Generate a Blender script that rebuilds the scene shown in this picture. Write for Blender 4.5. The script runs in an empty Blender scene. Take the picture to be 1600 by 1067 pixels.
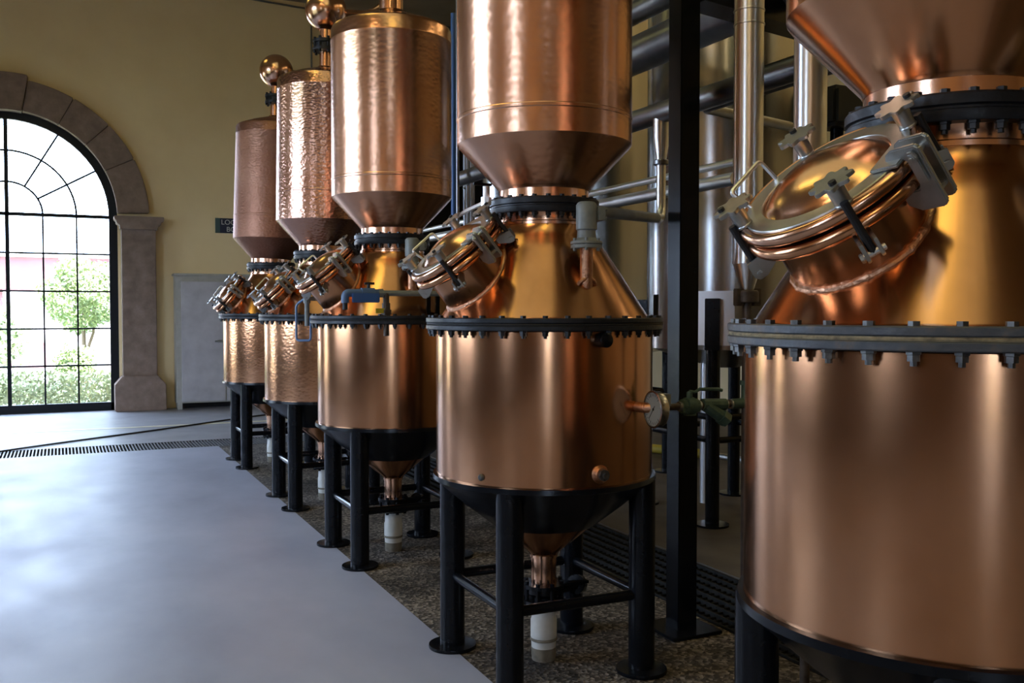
import bpy, bmesh, math, random
from mathutils import Vector, Matrix
random.seed(7)
C = bpy.context.scene.collection
SC = bpy.context.scene
PI = math.pi
R = math.radians

# ------------------------------------------------------------------ camera
cam = bpy.data.cameras.new('camera')
cam.sensor_width = 36.0
cam.lens = 1495.7 / 1600 * 36.0
cam.clip_start = 0.05
cam.clip_end = 200
co = bpy.data.objects.new('camera', cam)
C.objects.link(co)
co.location = (0, 0, 1.5928)
co.rotation_euler = (PI / 2 - .0325, 0, -.44)
SC.camera = co

# ------------------------------------------------------------------ light
SC.view_settings.view_transform = 'Standard'
SC.view_settings.look = 'None'
SC.view_settings.exposure = 0.0
SC.view_settings.gamma = 1.0
SC.view_settings.use_curve_mapping = False
w = bpy.data.worlds.new('sky')
SC.world = w
w.use_nodes = True
bg = w.node_tree.nodes['Background']
bg.inputs[0].default_value = (.60, .725, 1.0, 1)
bg.inputs[1].default_value = 19.0


def lamp(name, kind, loc, rot, energy, color, **kw):
    l = bpy.data.lights.new(name, kind)
    l.energy = energy
    l.color = color
    for k, v in kw.items():
        setattr(l, k, v)
    o = bpy.data.objects.new(name, l)
    o.location = loc
    o.rotation_euler = rot
    C.objects.link(o)
    return o


def aim(d):
    return Vector(d).to_track_quat('-Z', 'Y').to_euler()


lamp('sun', 'SUN', (8, -8, 20), aim((-.36, .40, -.84)), 40.0, (1, .93, .82), angle=R(1))


def portal(name, loc, d, sx, sy):
    o = lamp(name, 'AREA', loc, aim(d), 1, (1, 1, 1), shape='RECTANGLE', size=sx, size_y=sy)
    o.data.cycles.is_portal = True
    return o


WY = 16.5          # inner face of the end wall
LX = -4.3          # inner face of the side wall
BY = -8.0          # inner face of the wall behind the camera
portal('window_portal', (-3.25, BY - .45, 1.5), (0, 1, 0), 1.5, 2.9)
portal('window_portal', (-.73, WY + .45, 2.3), (0, -1, 0), 3.1, 4.7)
# side wall windows: centre, half width, sill, spring height
SIDE = [(12.9, 1.25, 0.0, 2.1), (6.9, 1.65, 1.25, 3.35), (.6, .65, 1.6, 3.6)]
for y, r_, sl, sp in SIDE:
    portal('window_portal', (LX - .45, y, (sl + sp + r_) / 2), (1, 0, 0), 2 * r_ + .1, sp + r_ - sl + .1)


# ------------------------------------------------------------------ materials
def mat(name, base=(.5, .5, .5), rough=.5, metal=0.0, spec=.5, coat=0.0):
    m = bpy.data.materials.new(name)
    m.use_nodes = True
    b = m.node_tree.nodes['Principled BSDF']
    b.inputs['Base Color'].default_value = (*base, 1)
    b.inputs['Roughness'].default_value = rough
    b.inputs['Metallic'].default_value = metal
    b.inputs['Specular IOR Level'].default_value = spec
    b.inputs['Coat Weight'].default_value = coat
    return m


def nd(m, t, **kw):
    n = m.node_tree.nodes.new(t)
    for k, v in kw.items():
        if hasattr(n, k):
            setattr(n, k, v)
        else:
            n.inputs[k].default_value = v
    return n


def ln(m, a, b):
    m.node_tree.links.new(a, b)


def P(m):
    return m.node_tree.nodes['Principled BSDF']


def coords(m, scale=(1, 1, 1), kind='Object'):
    t = nd(m, 'ShaderNodeTexCoord')
    mp = nd(m, 'ShaderNodeMapping')
    mp.inputs['Scale'].default_value = scale
    ln(m, t.outputs[kind], mp.inputs[0])
    return mp.outputs[0]


def noise(m, co_, scale, detail=4, rough=.55):
    n = nd(m, 'ShaderNodeTexNoise')
    n.inputs['Scale'].default_value = scale
    n.inputs['Detail'].default_value = detail
    n.inputs['Roughness'].default_value = rough
    ln(m, co_, n.inputs['Vector'])
    return n.outputs['Fac']


def ramp(m, fac, stops):
    r = nd(m, 'ShaderNodeValToRGB')
    els = r.color_ramp.elements
    while len(els) < len(stops):
        els.new(.5)
    for e, (p, c) in zip(els, stops):
        e.position = p
        e.color = (*c, 1) if len(c) == 3 else c
    ln(m, fac, r.inputs[0])
    return r.outputs[0]


def bump(m, h, strength, dist=.01, prev=None):
    b = nd(m, 'ShaderNodeBump')
    b.inputs['Strength'].default_value = strength
    b.inputs['Distance'].default_value = dist
    ln(m, h, b.inputs['Height'])
    if prev is not None:
        ln(m, prev, b.inputs['Normal'])
    ln(m, b.outputs[0], P(m).inputs['Normal'])
    return b.outputs[0]


def varied(name, stops, scale, rough=.5, metal=0., bumps=(), stretch=(1, 1, 1), rr=None, spec=.5, detail=5):
    m = mat(name, rough=rough, metal=metal, spec=spec)
    c = coords(m, stretch)
    f = noise(m, c, scale, detail)
    ln(m, ramp(m, f, stops), P(m).inputs['Base Color'])
    if rr:
        g = nd(m, 'ShaderNodeMapRange')
        g.inputs['To Min'].default_value = rr[0]
        g.inputs['To Max'].default_value = rr[1]
        g.inputs['From Min'].default_value = .15
        g.inputs['From Max'].default_value = .85
        ln(m, noise(m, c, scale * 1.7, 4), g.inputs['Value'])
        ln(m, g.outputs[0], P(m).inputs['Roughness'])
    pv = None
    for sc, st, di in bumps:
        pv = bump(m, noise(m, c, sc, 3), st, di, pv)
    return m


COP = [(.25, (.43, .195, .088)), (.5, (.61, .298, .150)), (.75, (.71, .375, .21))]
copper = varied('brushed_copper', COP, 2.2, metal=1, rr=(.16, .23), stretch=(1, 1, .7))


def brushed(m, k):
    t = nd(m, 'ShaderNodeTangent', direction_type='RADIAL', axis='Z')
    ln(m, t.outputs[0], P(m).inputs['Tangent'])
    P(m).inputs['Anisotropic'].default_value = k
    P(m).inputs['Anisotropic Rotation'].default_value = .25


brushed(copper, .25)
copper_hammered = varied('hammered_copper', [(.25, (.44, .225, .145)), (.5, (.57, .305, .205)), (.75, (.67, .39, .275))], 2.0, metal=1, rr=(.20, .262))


def add_dents(m, scale, strength, dist):
    c = coords(m, (1, 1, 1.5))
    v = nd(m, 'ShaderNodeTexVoronoi')
    v.feature = 'SMOOTH_F1'
    v.inputs['Scale'].default_value = scale
    ln(m, c, v.inputs['Vector'])
    n = bump(m, v.outputs['Distance'], strength, dist)


add_dents(copper_hammered, 40, .38, .006)
copper_dimmed = varied('dimmed_hammered_copper', [(.25, (.22, .098, .062)), (.5, (.285, .135, .087)), (.75, (.35, .18, .12))], 2.0, metal=1, rr=(.46, .54))  # same copper, rougher and coloured darker to dim the window's reflection
copper_planished = varied('planished_copper', [(.25, (.50, .250, .145)), (.5, (.64, .335, .200)), (.75, (.73, .42, .27))], 2.0, metal=1, rr=(.215, .264))
add_dents(copper_dimmed, 40, .5, .007)
add_dents(copper_planished, 30, .14, .006)
copper_dented = varied('dented_copper', COP, 2.4, metal=1, rr=(.19, .26))
add_dents(copper_dented, 36, .22, .006)
copper_bright = varied('bright_copper', [(.3, (.66, .35, .21)), (.7, (.80, .47, .31))], 9, metal=1, rr=(.16, .24), bumps=((30, .08, .004),))
copper_weld = varied('rough_copper_weld', [(.3, (.42, .20, .11)), (.7, (.72, .40, .24))], 26, metal=1, rr=(.28, .45), bumps=((90, .6, .006),))
black = varied('black_gloss_paint', [(.3, (.003, .0035, .005)), (.7, (.005, .006, .008))], 14, rr=(.20, .26), spec=.2)
flange_black = varied('worn_black_flange', [(.35, (.006, .007, .009)), (.62, (.013, .014, .017)), (.8, (.035, .028, .02))], 30, rr=(.3, .5), spec=.3, bumps=((70, .3, .004),))
flange_worn = varied('worn_grey_flange', [(.3, (.030, .036, .046)), (.55, (.055, .058, .062)), (.75, (.12, .085, .055))], 22, rr=(.35, .6), bumps=((70, .4, .004),))
gasket_m = varied('fibre_gasket', [(.3, (.12, .095, .055)), (.7, (.36, .29, .16))], 40, rough=.85, bumps=((80, .5, .004),))
rubber = mat('dark_rubber', (.008, .008, .009), .55)
steel = varied('stainless_steel', [(.3, (.66, .665, .67)), (.7, (.80, .80, .80))], 3, metal=1, rr=(.29, .38), stretch=(1, 1, .15))
brushed(steel, .6)
steel_tank = varied('tank_steel', [(.3, (.34, .34, .33)), (.7, (.44, .44, .43))], 3, metal=1, rr=(.19, .26), stretch=(1, 1, .12))
brushed(steel_tank, .5)
steel_dark = varied('dull_steel_pipe', [(.3, (.20, .20, .215)), (.7, (.30, .30, .31))], 5, metal=1, rr=(.28, .40))
zinc = varied('grey_painted_steel', [(.3, (.36, .365, .35)), (.7, (.47, .475, .455))], 18, rr=(.29, .38), metal=.9)
bolt_m = varied('plated_bolt', [(.3, (.05, .05, .05)), (.7, (.17, .165, .155))], 40, metal=.8, rough=.42)
bolt_dark = varied('painted_bolt', [(.3, (.010, .011, .012)), (.7, (.03, .03, .031))], 40, metal=.2, spec=.3, rough=.35)
castgrey = varied('cast_grey_paint', [(.3, (.13, .145, .14)), (.7, (.20, .215, .20))], 20, rr=(.4, .55), bumps=((60, .2, .003),))
branch_m = varied('blue_grey_pipe', [(.3, (.10, .115, .13)), (.7, (.17, .185, .20))], 14, metal=.5, rough=.38)
green_m = varied('green_brass_patina', [(.3, (.035, .065, .045)), (.7, (.08, .125, .085))], 24, metal=.3, rough=.5, bumps=((60, .3, .003),))
brownpipe = varied('brown_oxidised_pipe', [(.3, (.04, .028, .02)), (.7, (.10, .075, .055))], 20, rough=.5, metal=.4)
bluep = mat('blue_paint', (.03, .10, .30), .35)
bluegrey = mat('faded_blue_paint', (.07, .13, .25), .45)
pvc = varied('white_pvc', [(.3, (.50, .49, .44)), (.7, (.68, .67, .62))], 8, rough=.4)
pvc_dirt = varied('dirty_pvc', [(.3, (.10, .085, .06)), (.7, (.22, .19, .14))], 20, rough=.8)
red_m = mat('red_plastic', (.45, .015, .02), .4)
yellow_m = mat('yellow_hose', (.55, .42, .04), .5)
white_m = mat('white_plastic', (.75, .75, .72), .4)
grate_m = varied('grate_bar_steel', [(.3, (.06, .062, .07)), (.7, (.12, .122, .13))], 20, metal=.2, rough=.45)
grate_dark = varied('dark_grate_steel', [(.3, (.010, .010, .010)), (.7, (.024, .023, .021))], 20, metal=0, rough=.8, spec=.1)
pit_m = mat('drain_pit', (.004, .004, .005), .8)
cord_m = mat('cord_rubber', (.012, .010, .010), .5)
sheet = varied('galvanised_sheet', [(.3, (.44, .43, .46)), (.7, (.56, .55, .58))], 5, metal=.3, rr=(.38, .5))
sheet_frame = varied('galvanised_frame', [(.3, (.38, .365, .32)), (.7, (.46, .445, .40))], 8, metal=.3, rough=.5)
dialface = mat('dial_face', (.30, .32, .30), .3)
dialink = mat('dial_ink', (.01, .01, .01), .5)
dialrim = mat('dial_rim', (.45, .44, .42), .25, 1)
sign_m = mat('sign_navy', (.010, .016, .045), .4)
sign_g = mat('sign_teal', (.05, .10, .10), .4)
sign_w = mat('sign_white', (.62, .62, .60), .5)
tag_m = mat('yellow_tag', (.42, .34, .02), .5)

wall_m = varied('cream_plaster', [(.3, (.84, .645, .36)), (.7, (.90, .71, .41))], 1.5, rough=.85, bumps=((30, .15, .01), (150, .1, .003)))
wall_two = mat('cream_wall_added_dado', rough=.8)  # brown lower part added on unseen walls to darken reflections in the copper
c2_ = coords(wall_two)
sp_ = nd(wall_two, 'ShaderNodeSeparateXYZ')
ln(wall_two, c2_, sp_.inputs[0])
mr_ = nd(wall_two, 'ShaderNodeMath', operation='GREATER_THAN')
mr_.inputs[1].default_value = 2.0
ln(wall_two, sp_.outputs[2], mr_.inputs[0])
ln(wall_two, ramp(wall_two, mr_.outputs[0], [(.4, (.085, .055, .036)), (.6, (.66, .50, .30))]), P(wall_two).inputs['Base Color'])
wall_dark = mat('dark_wall', (.020, .020, .022), .8)  # near-black colour stands in for the hall's lack of light
ceil_m = varied('dark_ceiling', [(.3, (.045, .042, .038)), (.7, (.06, .056, .05))], 2, rough=.8)
ceil_tan = varied('tan_ceiling', [(.3, (.25, .185, .11)), (.7, (.31, .235, .15))], 2, rough=.8)
stone_m = varied('rose_cantera_stone', [(.3, (.185, .125, .092)), (.55, (.25, .175, .135)), (.75, (.31, .225, .18))], 6, rough=.85, bumps=((25, .25, .01), (120, .3, .004)))
frame_m = mat('black_window_frame', (.006, .008, .012), .45, spec=.25)
floor_m = varied('painted_grey_floor', [(.3, (.245, .262, .345)), (.5, (.30, .32, .41)), (.7, (.355, .375, .465))], 1.3, rr=(.38, .56), bumps=((160, .08, .002),), detail=8, spec=.45, stretch=(1, .6, 1))
floor_far = varied('bare_grey_concrete', [(.3, (.185, .185, .20)), (.7, (.26, .26, .275))], 1.6, rr=(.32, .5), bumps=((60, .12, .003),))
floor_tan = varied('tan_concrete', [(.3, (.055, .043, .032)), (.7, (.10, .080, .058))], 2.5, rr=(.5, .65), bumps=((60, .2, .004),))
line_m = mat('pale_floor_line', (.62, .56, .36), .4)
gravel = mat('exposed_aggregate', rough=.85, spec=.3)
gc_ = coords(gravel)
gv = nd(gravel, 'ShaderNodeTexVoronoi')
gv.inputs['Scale'].default_value = 62
ln(gravel, gc_, gv.inputs['Vector'])
gx_ = nd(gravel, 'ShaderNodeMix', data_type='RGBA', blend_type='MULTIPLY')
gx_.inputs[0].default_value = 1
ln(gravel, ramp(gravel, gv.outputs['Color'], [(.1, (.020, .017, .014)), (.5, (.085, .073, .060)), (.9, (.30, .27, .235))]), gx_.inputs[6])
ln(gravel, ramp(gravel, noise(gravel, gc_, 2.2, 4), [(.35, (.28, .26, .24)), (.6, (1, .95, .88))]), gx_.inputs[7])
ln(gravel, gx_.outputs[2], P(gravel).inputs['Base Color'])
bump(gravel, gv.outputs['Distance'], .6, .008)
lawn_m = varied('lawn', [(.3, (.20, .26, .10)), (.7, (.34, .40, .20))], 8, rough=.9)
grass_m = varied('dark_grass', [(.3, (.035, .05, .02)), (.7, (.06, .08, .035))], 5, rough=.9)
yard_m = varied('pale_yard', [(.3, (.42, .40, .37)), (.7, (.52, .50, .46))], 1, rough=.9)
leaf_m = varied('leaves', [(.3, (.22, .30, .14)), (.7, (.42, .50, .26))], 9, rough=.6)
hedge_m = varied('hedge_leaves', [(.3, (.24, .30, .14)), (.7, (.52, .54, .34))], 11, rough=.6)
bark_m = varied('bark', [(.3, (.14, .10, .08)), (.7, (.24, .18, .15))], 9, rough=.9)
rose_m = varied('rose_render', [(.3, (.24, .12, .135)), (.7, (.28, .15, .165))], 2, rough=.9)
paleb = mat('pale_render', (.62, .60, .60), .9)

glass = bpy.data.materials.new('window_glass')
glass.use_nodes = True
nt = glass.node_tree
for n_ in list(nt.nodes):
    nt.nodes.remove(n_)
g_o = nt.nodes.new('ShaderNodeOutputMaterial')
g_m = nt.nodes.new('ShaderNodeMixShader')
g_t = nt.nodes.new('ShaderNodeBsdfTransparent')
g_t.inputs[0].default_value = (.93, .96, .96, 1)
g_g = nt.nodes.new('ShaderNodeBsdfGlossy')
g_g.inputs['Roughness'].default_value = .02
g_m.inputs[0].default_value = .06
nt.links.new(g_t.outputs[0], g_m.inputs[1])
nt.links.new(g_g.outputs[0], g_m.inputs[2])
nt.links.new(g_m.outputs[0], g_o.inputs[0])


def emis(name, col, s):
    m = mat(name, col, .6)
    P(m).inputs['Emission Color'].default_value = (*col, 1)
    P(m).inputs['Emission Strength'].default_value = s
    return m


skylight_m = emis('yellow_skylight_panel', (1.0, .93, .30), 3.0)
cone_fill_m = emis('cone_fill_panel', (.95, .93, .55), .50)  # added glow overhead, brightens reflections in the shoulder cones
right_fill_m = emis('right_wall_fill', (1.0, .80, .42), 5.0)  # added unseen glow that brightens the right wall for the copper's reflections
left_fill_m = emis('left_wall_fill', (1.0, .74, .38), 9.0)  # added unseen glow that lifts the upper left wall in reflections


# ------------------------------------------------------------------ mesh helpers
class MB:
    def __init__(s):
        s.v = []
        s.f = []

    def add(s, vs, fs, M=None):
        b = len(s.v)
        for p in vs:
            p = Vector(p)
            s.v.append(tuple(M @ p if M else p))
        s.f += [tuple(i + b for i in f) for f in fs]
        return s

    def box(s, c, d, M=None):
        x, y, z = (k / 2 for k in d)
        cx, cy, cz = c
        vs = [(cx + a * x, cy + b * y, cz + e * z) for a in (-1, 1) for b in (-1, 1) for e in (-1, 1)]
        return s.add(vs, [(0, 1, 3, 2), (4, 6, 7, 5), (0, 4, 5, 1), (2, 3, 7, 6), (0, 2, 6, 4), (1, 5, 7, 3)], M)

    def lathe(s, prof, n=48, M=None, a0=0.0, closed=False):
        vs = []
        fs = []
        m = len(prof)
        for r, z in prof:
            for k in range(n):
                a = a0 + 2 * PI * k / n
                vs.append((r * math.cos(a), r * math.sin(a), z))
        for i in range(m if closed else m - 1):
            j = (i + 1) % m
            for k in range(n):
                l = (k + 1) % n
                fs.append((i * n + k, i * n + l, j * n + l, j * n + k))
        if not closed:
            fs.append(tuple(reversed(range(n))))
            fs.append(tuple((m - 1) * n + k for k in range(n)))
        return s.add(vs, fs, M)

    def cyl(s, a, b, r, n=16, r2=None):
        a = Vector(a)
        b = Vector(b)
        d = b - a
        M = Matrix.Translation(a) @ d.to_track_quat('Z', 'Y').to_matrix().to_4x4()
        return s.lathe([(r, 0), (r if r2 is None else r2, d.length)], n, M)

    def tube(s, pts, r, n=12, loop=False):
        pts = [Vector(p) for p in pts]
        m = len(pts)
        vs = []
        fs = []
        up = None
        for i, p in enumerate(pts):
            if loop:
                t = (pts[(i + 1) % m] - pts[i - 1]).normalized()
            else:
                t = (pts[min(i + 1, m - 1)] - pts[max(i - 1, 0)]).normalized()
            if up is None:
                up = t.orthogonal().normalized()
            up = (up - t * up.dot(t)).normalized()
            q = t.cross(up)
            rr = r[i] if isinstance(r, (list, tuple)) else r
            for k in range(n):
                a = 2 * PI * k / n
                vs.append(p + (up * math.cos(a) + q * math.sin(a)) * rr)
        for i in range(m if loop else m - 1):
            j = (i + 1) % m
            for k in range(n):
                l = (k + 1) % n
                fs.append((i * n + k, i * n + l, j * n + l, j * n + k))
        if not loop:
            fs.append(tuple(reversed(range(n))))
            fs.append(tuple((m - 1) * n + k for k in range(n)))
        return s.add(vs, fs)

    def torus(s, R_, r, z=0, n=64, k=12, M=None):
        return s.lathe([(R_ + r * math.cos(2 * PI * i / k), z + r * math.sin(2 * PI * i / k)) for i in range(k)], n, M, closed=True)

    def prism(s, poly, z0, z1, M=None):
        n = len(poly)
        vs = [(x, y, z0) for x, y in poly] + [(x, y, z1) for x, y in poly]
        fs = [tuple(reversed(range(n))), tuple(range(n, 2 * n))]
        fs += [(i, (i + 1) % n, n + (i + 1) % n, n + i) for i in range(n)]
        return s.add(vs, fs, M)

    def mesh(s, name, m, bevel=0.0, smooth=35):
        me = bpy.data.meshes.new(name)
        me.from_pydata(s.v, [], s.f)
        bm = bmesh.new()
        bm.from_mesh(me)
        bmesh.ops.recalc_face_normals(bm, faces=bm.faces)
        if bevel:
            es = [e for e in bm.edges if len(e.link_faces) == 2 and e.calc_face_angle(0) > R(40)]
            bmesh.ops.bevel(bm, geom=es, offset=bevel, segments=2, affect='EDGES', clamp_overlap=True)
        for f in bm.faces:
            f.smooth = smooth > 0
        bm.to_mesh(me)
        bm.free()
        if smooth > 0:
            me.set_sharp_from_angle(angle=R(smooth))
        me.materials.append(m)
        return me


def link(name, me, parent=None, M=None):
    o = bpy.data.objects.new(name, me)
    C.objects.link(o)
    if parent is not None:
        o.parent = parent
    if M is not None:
        o.matrix_local = M
    return o


def tag(o, label, cat, group=None):
    o['label'] = label
    o['category'] = cat
    if group:
        o['group'] = group
    return o


def thing(name, loc, label, cat, group=None, rotz=0):
    o = bpy.data.objects.new(name, None)
    o.empty_display_size = .1
    C.objects.link(o)
    o.location = loc
    o.rotation_euler = (0, 0, rotz)
    return tag(o, label, cat, group)


def struct(name, me, parent=None):
    o = link(name, me, parent)
    if parent is None:
        o['kind'] = 'structure'
    return o


def bend(pts, rad, seg=6):
    """polyline with rounded corners"""
    pts = [Vector(p) for p in pts]
    out = [pts[0]]
    for a, b, c in zip(pts, pts[1:], pts[2:]):
        d1 = (a - b)
        d2 = (c - b)
        k = min(rad, d1.length * .45, d2.length * .45)
        p1 = b + d1.normalized() * k
        p2 = b + d2.normalized() * k
        for i in range(seg + 1):
            t = i / seg
            out.append(p1 * (1 - t) ** 2 + b * 2 * t * (1 - t) + p2 * t * t)
    out.append(pts[-1])
    return out


# ------------------------------------------------------------------ setting: floors
EX = 1.65            # edge of painted slab
DY0, DY1 = 11.60, 12.24   # cross drain
struct('floor', MB().box(((LX + EX) / 2, (BY + DY0) / 2, -.15), (EX - LX, DY0 - BY, .30)).mesh('floor', floor_m))
struct('floor', MB().box((2.315, (BY + DY0) / 2, -.153), (2.98 - EX, DY0 - BY, .30)).mesh('floor', gravel))
struct('floor', MB().box((7.815, (BY + 22) / 2, -.15), (8.37, 22 - BY, .30)).mesh('floor', floor_tan))
struct('floor', MB().box(((LX + 3.63) / 2, (DY1 + WY + .4) / 2, -.15), (3.63 - LX, WY + .4 - DY1, .30)).box((3.9, 19.4, -.15), (.9, 5.2, .30)).mesh('floor', floor_far))
struct('floor', MB().box(((LX + 3.63) / 2, (DY0 + DY1) / 2, -.20), (3.63 - LX, DY1 - DY0, .05)).box((3.305, (BY + DY0) / 2, -.20), (.65, DY0 - BY, .05)).mesh('floor', pit_m))
struct('trim_1', MB().box(((LX + 3.63) / 2, 13.95, .0015), (3.63 - LX, .10, .003)).mesh('trim_1', line_m))

# cross drain grating: bars run along Y
g = thing('drain_grate', (0, (DY0 + DY1) / 2, 0), 'long slotted steel floor drain crossing the floor before the arched window', 'drain grate')
mb = MB()
x = LX + .03
while x < 3.60:
    mb.box((x, 0, -.016), (.0145, DY1 - DY0 - .05, .03))
    x += .036
link('grate_bars', mb.mesh('grate_bars', grate_m), g)
mb = MB()
for y in (-(DY1 - DY0) / 2 + .013, (DY1 - DY0) / 2 - .013):
    mb.box(((LX + 3.63) / 2, y, -.016), (3.63 - LX, .026, .032))
link('grate_frame', mb.mesh('grate_frame', grate_m), g)
# long grating behind the stills
g = thing('drain_grate', (3.305, 2, 0), 'dark barred floor drain running along behind the row of stills', 'drain grate')
mb = MB()
for i in range(8):
    mb.box((-.295 + i * .0843, (DY0 + BY) / 2 - 2, -.016), (.012, DY0 - BY - .02, .030))
link('grate_bars', mb.mesh('grate_bars', grate_dark), g)
mb = MB()
y = .2
while y < 9.6:
    mb.box((0, y - 2, -.022), (.60, .006, .012))
    y += .05
link('cross_wires', mb.mesh('cross_wires', grate_dark), g)


# ------------------------------------------------------------------ setting: walls with arched openings
def arch_wall(s0, s1, h, arches, thick, M, mtl, name, n=28):
    """wall in (s, z); arches = (centre, half width, sill, spring). Front face at depth 0, goes back by thick."""
    segs = []
    xs = [s0]
    for c_, r_, sl, sp in sorted(arches):
        segs.append((xs[-1], c_ - r_, None))
        pts = [c_ - r_ * math.cos(PI * i / n) for i in range(n + 1)]
        for a, b in zip(pts, pts[1:]):
            za = sp + math.sqrt(max(0, r_ * r_ - (a - c_) ** 2))
            zb = sp + math.sqrt(max(0, r_ * r_ - (b - c_) ** 2))
            segs.append((a, b, (sl, za, zb)))
        xs.append(c_ + r_)
    segs.append((xs[-1], s1, None))
    mb = MB()

    def quad(p):
        vs = [(a, 0, b) for a, b in p] + [(a, thick, b) for a, b in p]
        mb.add(vs, [(0, 1, 2, 3), (7, 6, 5, 4)], M)

    def side(p, q):
        mb.add([(p[0], 0, p[1]), (q[0], 0, q[1]), (q[0], thick, q[1]), (p[0], thick, p[1])], [(0, 1, 2, 3)], M)
    for a, b, ar in segs:
        if ar is None:
            quad([(a, 0), (b, 0), (b, h), (a, h)])
        else:
            sl, za, zb = ar
            if sl > 0:
                quad([(a, 0), (b, 0), (b, sl), (a, sl)])
                side((a, sl), (b, sl))
            quad([(a, za), (b, zb), (b, h), (a, h)])
            side((a, za), (b, zb))
    for c_, r_, sl, sp in arches:
        side((c_ - r_, sl), (c_ - r_, sp))
        side((c_ + r_, sl), (c_ + r_, sp))
    me = bpy.data.meshes.new(name)
    me.from_pydata(mb.v, [], mb.f)
    me.materials.append(mtl)
    return me


CH = 6.85
WC, WR = -.73, 1.56
struct('wall_end', arch_wall(LX - .3, 4.4, CH, [(WC, WR, 0.0, 3.07)], .4, Matrix.Translation((0, WY, 0)), wall_m, 'wall_end'))
Mleft = Matrix(((0, -1, 0, LX), (1, 0, 0, 0), (0, 0, 1, 0), (0, 0, 0, 1)))
struct('wall_left', arch_wall(BY, WY + .4, CH, SIDE, .4, Mleft, wall_two, 'wall_left'))
struct('wall_right', MB().box((10.1, 7, CH / 2), (.2, 30.4, CH)).mesh('wall_right', wall_m))
Mback = Matrix(((-1, 0, 0, 0), (0, -1, 0, BY), (0, 0, 1, 0), (0, 0, 0, 1)))
struct('wall_back', arch_wall(-10.2, -LX + .4, CH, [(3.25, .7, .06, 2.2)], .4, Mback, wall_two, 'wall_back'))
struct('wall_hall', MB().box((7.2, 22.1, CH / 2), (6.0, .2, CH)).box((4.3, 19.45, CH / 2), (.2, 5.1, CH)).mesh('wall_hall', wall_dark))
struct('ceiling', MB().box((2.9, 4.25, CH + .1), (14.6, 24.9, .2)).mesh('ceiling', ceil_tan))
struct('ceiling', MB().box((7.2, 19.45, CH + .1), (6.0, 5.5, .2)).mesh('ceiling', ceil_m))
# yellowish translucent roof lights, plus added glowing panels that brighten the side walls
for i, (x, y) in enumerate(((.5, .4), (-.3, 5.5), (-.4, 11.6), (8.6, -.5), (8.6, 3.0), (8.6, 6.5), (-3.0, 1.6), (-3.0, -3.2))):
    o = struct('window_%d' % (i + 6), MB().box((x, y, CH - .025), (.9, 2.2 if y < 9 else 1.3, .02)).mesh('roof_light', skylight_m if -2 < x < 3 else (right_fill_m if x > 3 else left_fill_m)))

struct('window_20', MB().box((.8, 2.8, CH - .009), (2.6, 9.6, .014)).mesh('cone_fill_panel', cone_fill_m))  # added fill panel above the row, out of view

# arch stone trim -------------------------------------------------------
def arc_ring(c, z, r0, r1, a0, a1, y0, y1, n=16):
    p = [(c + r1 * math.cos(a0 + (a1 - a0) * i / n), z + r1 * math.sin(a0 + (a1 - a0) * i / n)) for i in range(n + 1)]
    q = [(c + r0 * math.cos(a1 + (a0 - a1) * i / n), z + r0 * math.sin(a1 + (a0 - a1) * i / n)) for i in range(n + 1)]
    return p + q


MXZ = Matrix(((1, 0, 0, 0), (0, 0, 1, 0), (0, 1, 0, 0), (0, 0, 0, 1)))   # prism (x, z) extruded along y
st = thing('stone_arch_surround', (WC, WY, 0), 'carved rose stone arch with pilasters framing the tall arched window', 'arch')
st['kind'] = 'structure'
ML = Matrix.Translation((-WC, -WY, 0))
edges = [8, 26, 44, 62, 81]
def stone(poly, y0, y1, bev=.012):
    return MB().prism(poly, y0, y1, ML @ MXZ).mesh('arch_stone', stone_m, bev)
for sgn in (1, -1):
    prev = 2
    for e in (27, 44.5, 62, 81):
        a, b = (prev, e) if sgn > 0 else (180 - e, 180 - prev)
        link('arch_stone', stone(arc_ring(WC, 3.07, 1.555, 2.03, R(a + .15), R(b - .15), 0, 0, 10), WY - .16, WY + .02), st)
        prev = e
k = arc_ring(WC, 3.07, 1.54, 2.10, R(81.2), R(98.8), 0, 0, 8)
link('keystone', stone(k, WY - .20, WY + .02), st)
for sgn in (1, -1):
    def X(v):
        return WC + sgn * v
    mb = MB()
    mb.box((X(1.86), WY - .10, 1.62), (.51, .24, 2.52), ML)
    link('pilaster', mb.mesh('pilaster', stone_m, .012), st)
    mb = MB()
    pr = [(1.50, 3.075), (2.235, 3.075), (2.235, 3.01), (2.19, 2.99), (2.19, 2.95), (2.14, 2.92), (2.14, 2.87), (1.58, 2.87), (1.58, 2.93), (1.53, 2.96), (1.53, 3.0), (1.50, 3.02)]
    mb.prism([(X(a), b) for a, b in pr], WY - .30, WY + .02, ML @ MXZ)
    link('capital', mb.mesh('capital', stone_m, .008), st)
    mb = MB()
    pr = [(1.48, 0), (2.24, 0), (2.24, .41), (2.115, .56), (1.595, .56), (1.48, .42)]
    mb.prism([(X(a), b) for a, b in pr], WY - .32, WY + .02, ML @ MXZ)
    link('pilaster_base', mb.mesh('pilaster_base', stone_m, .012), st)


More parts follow.
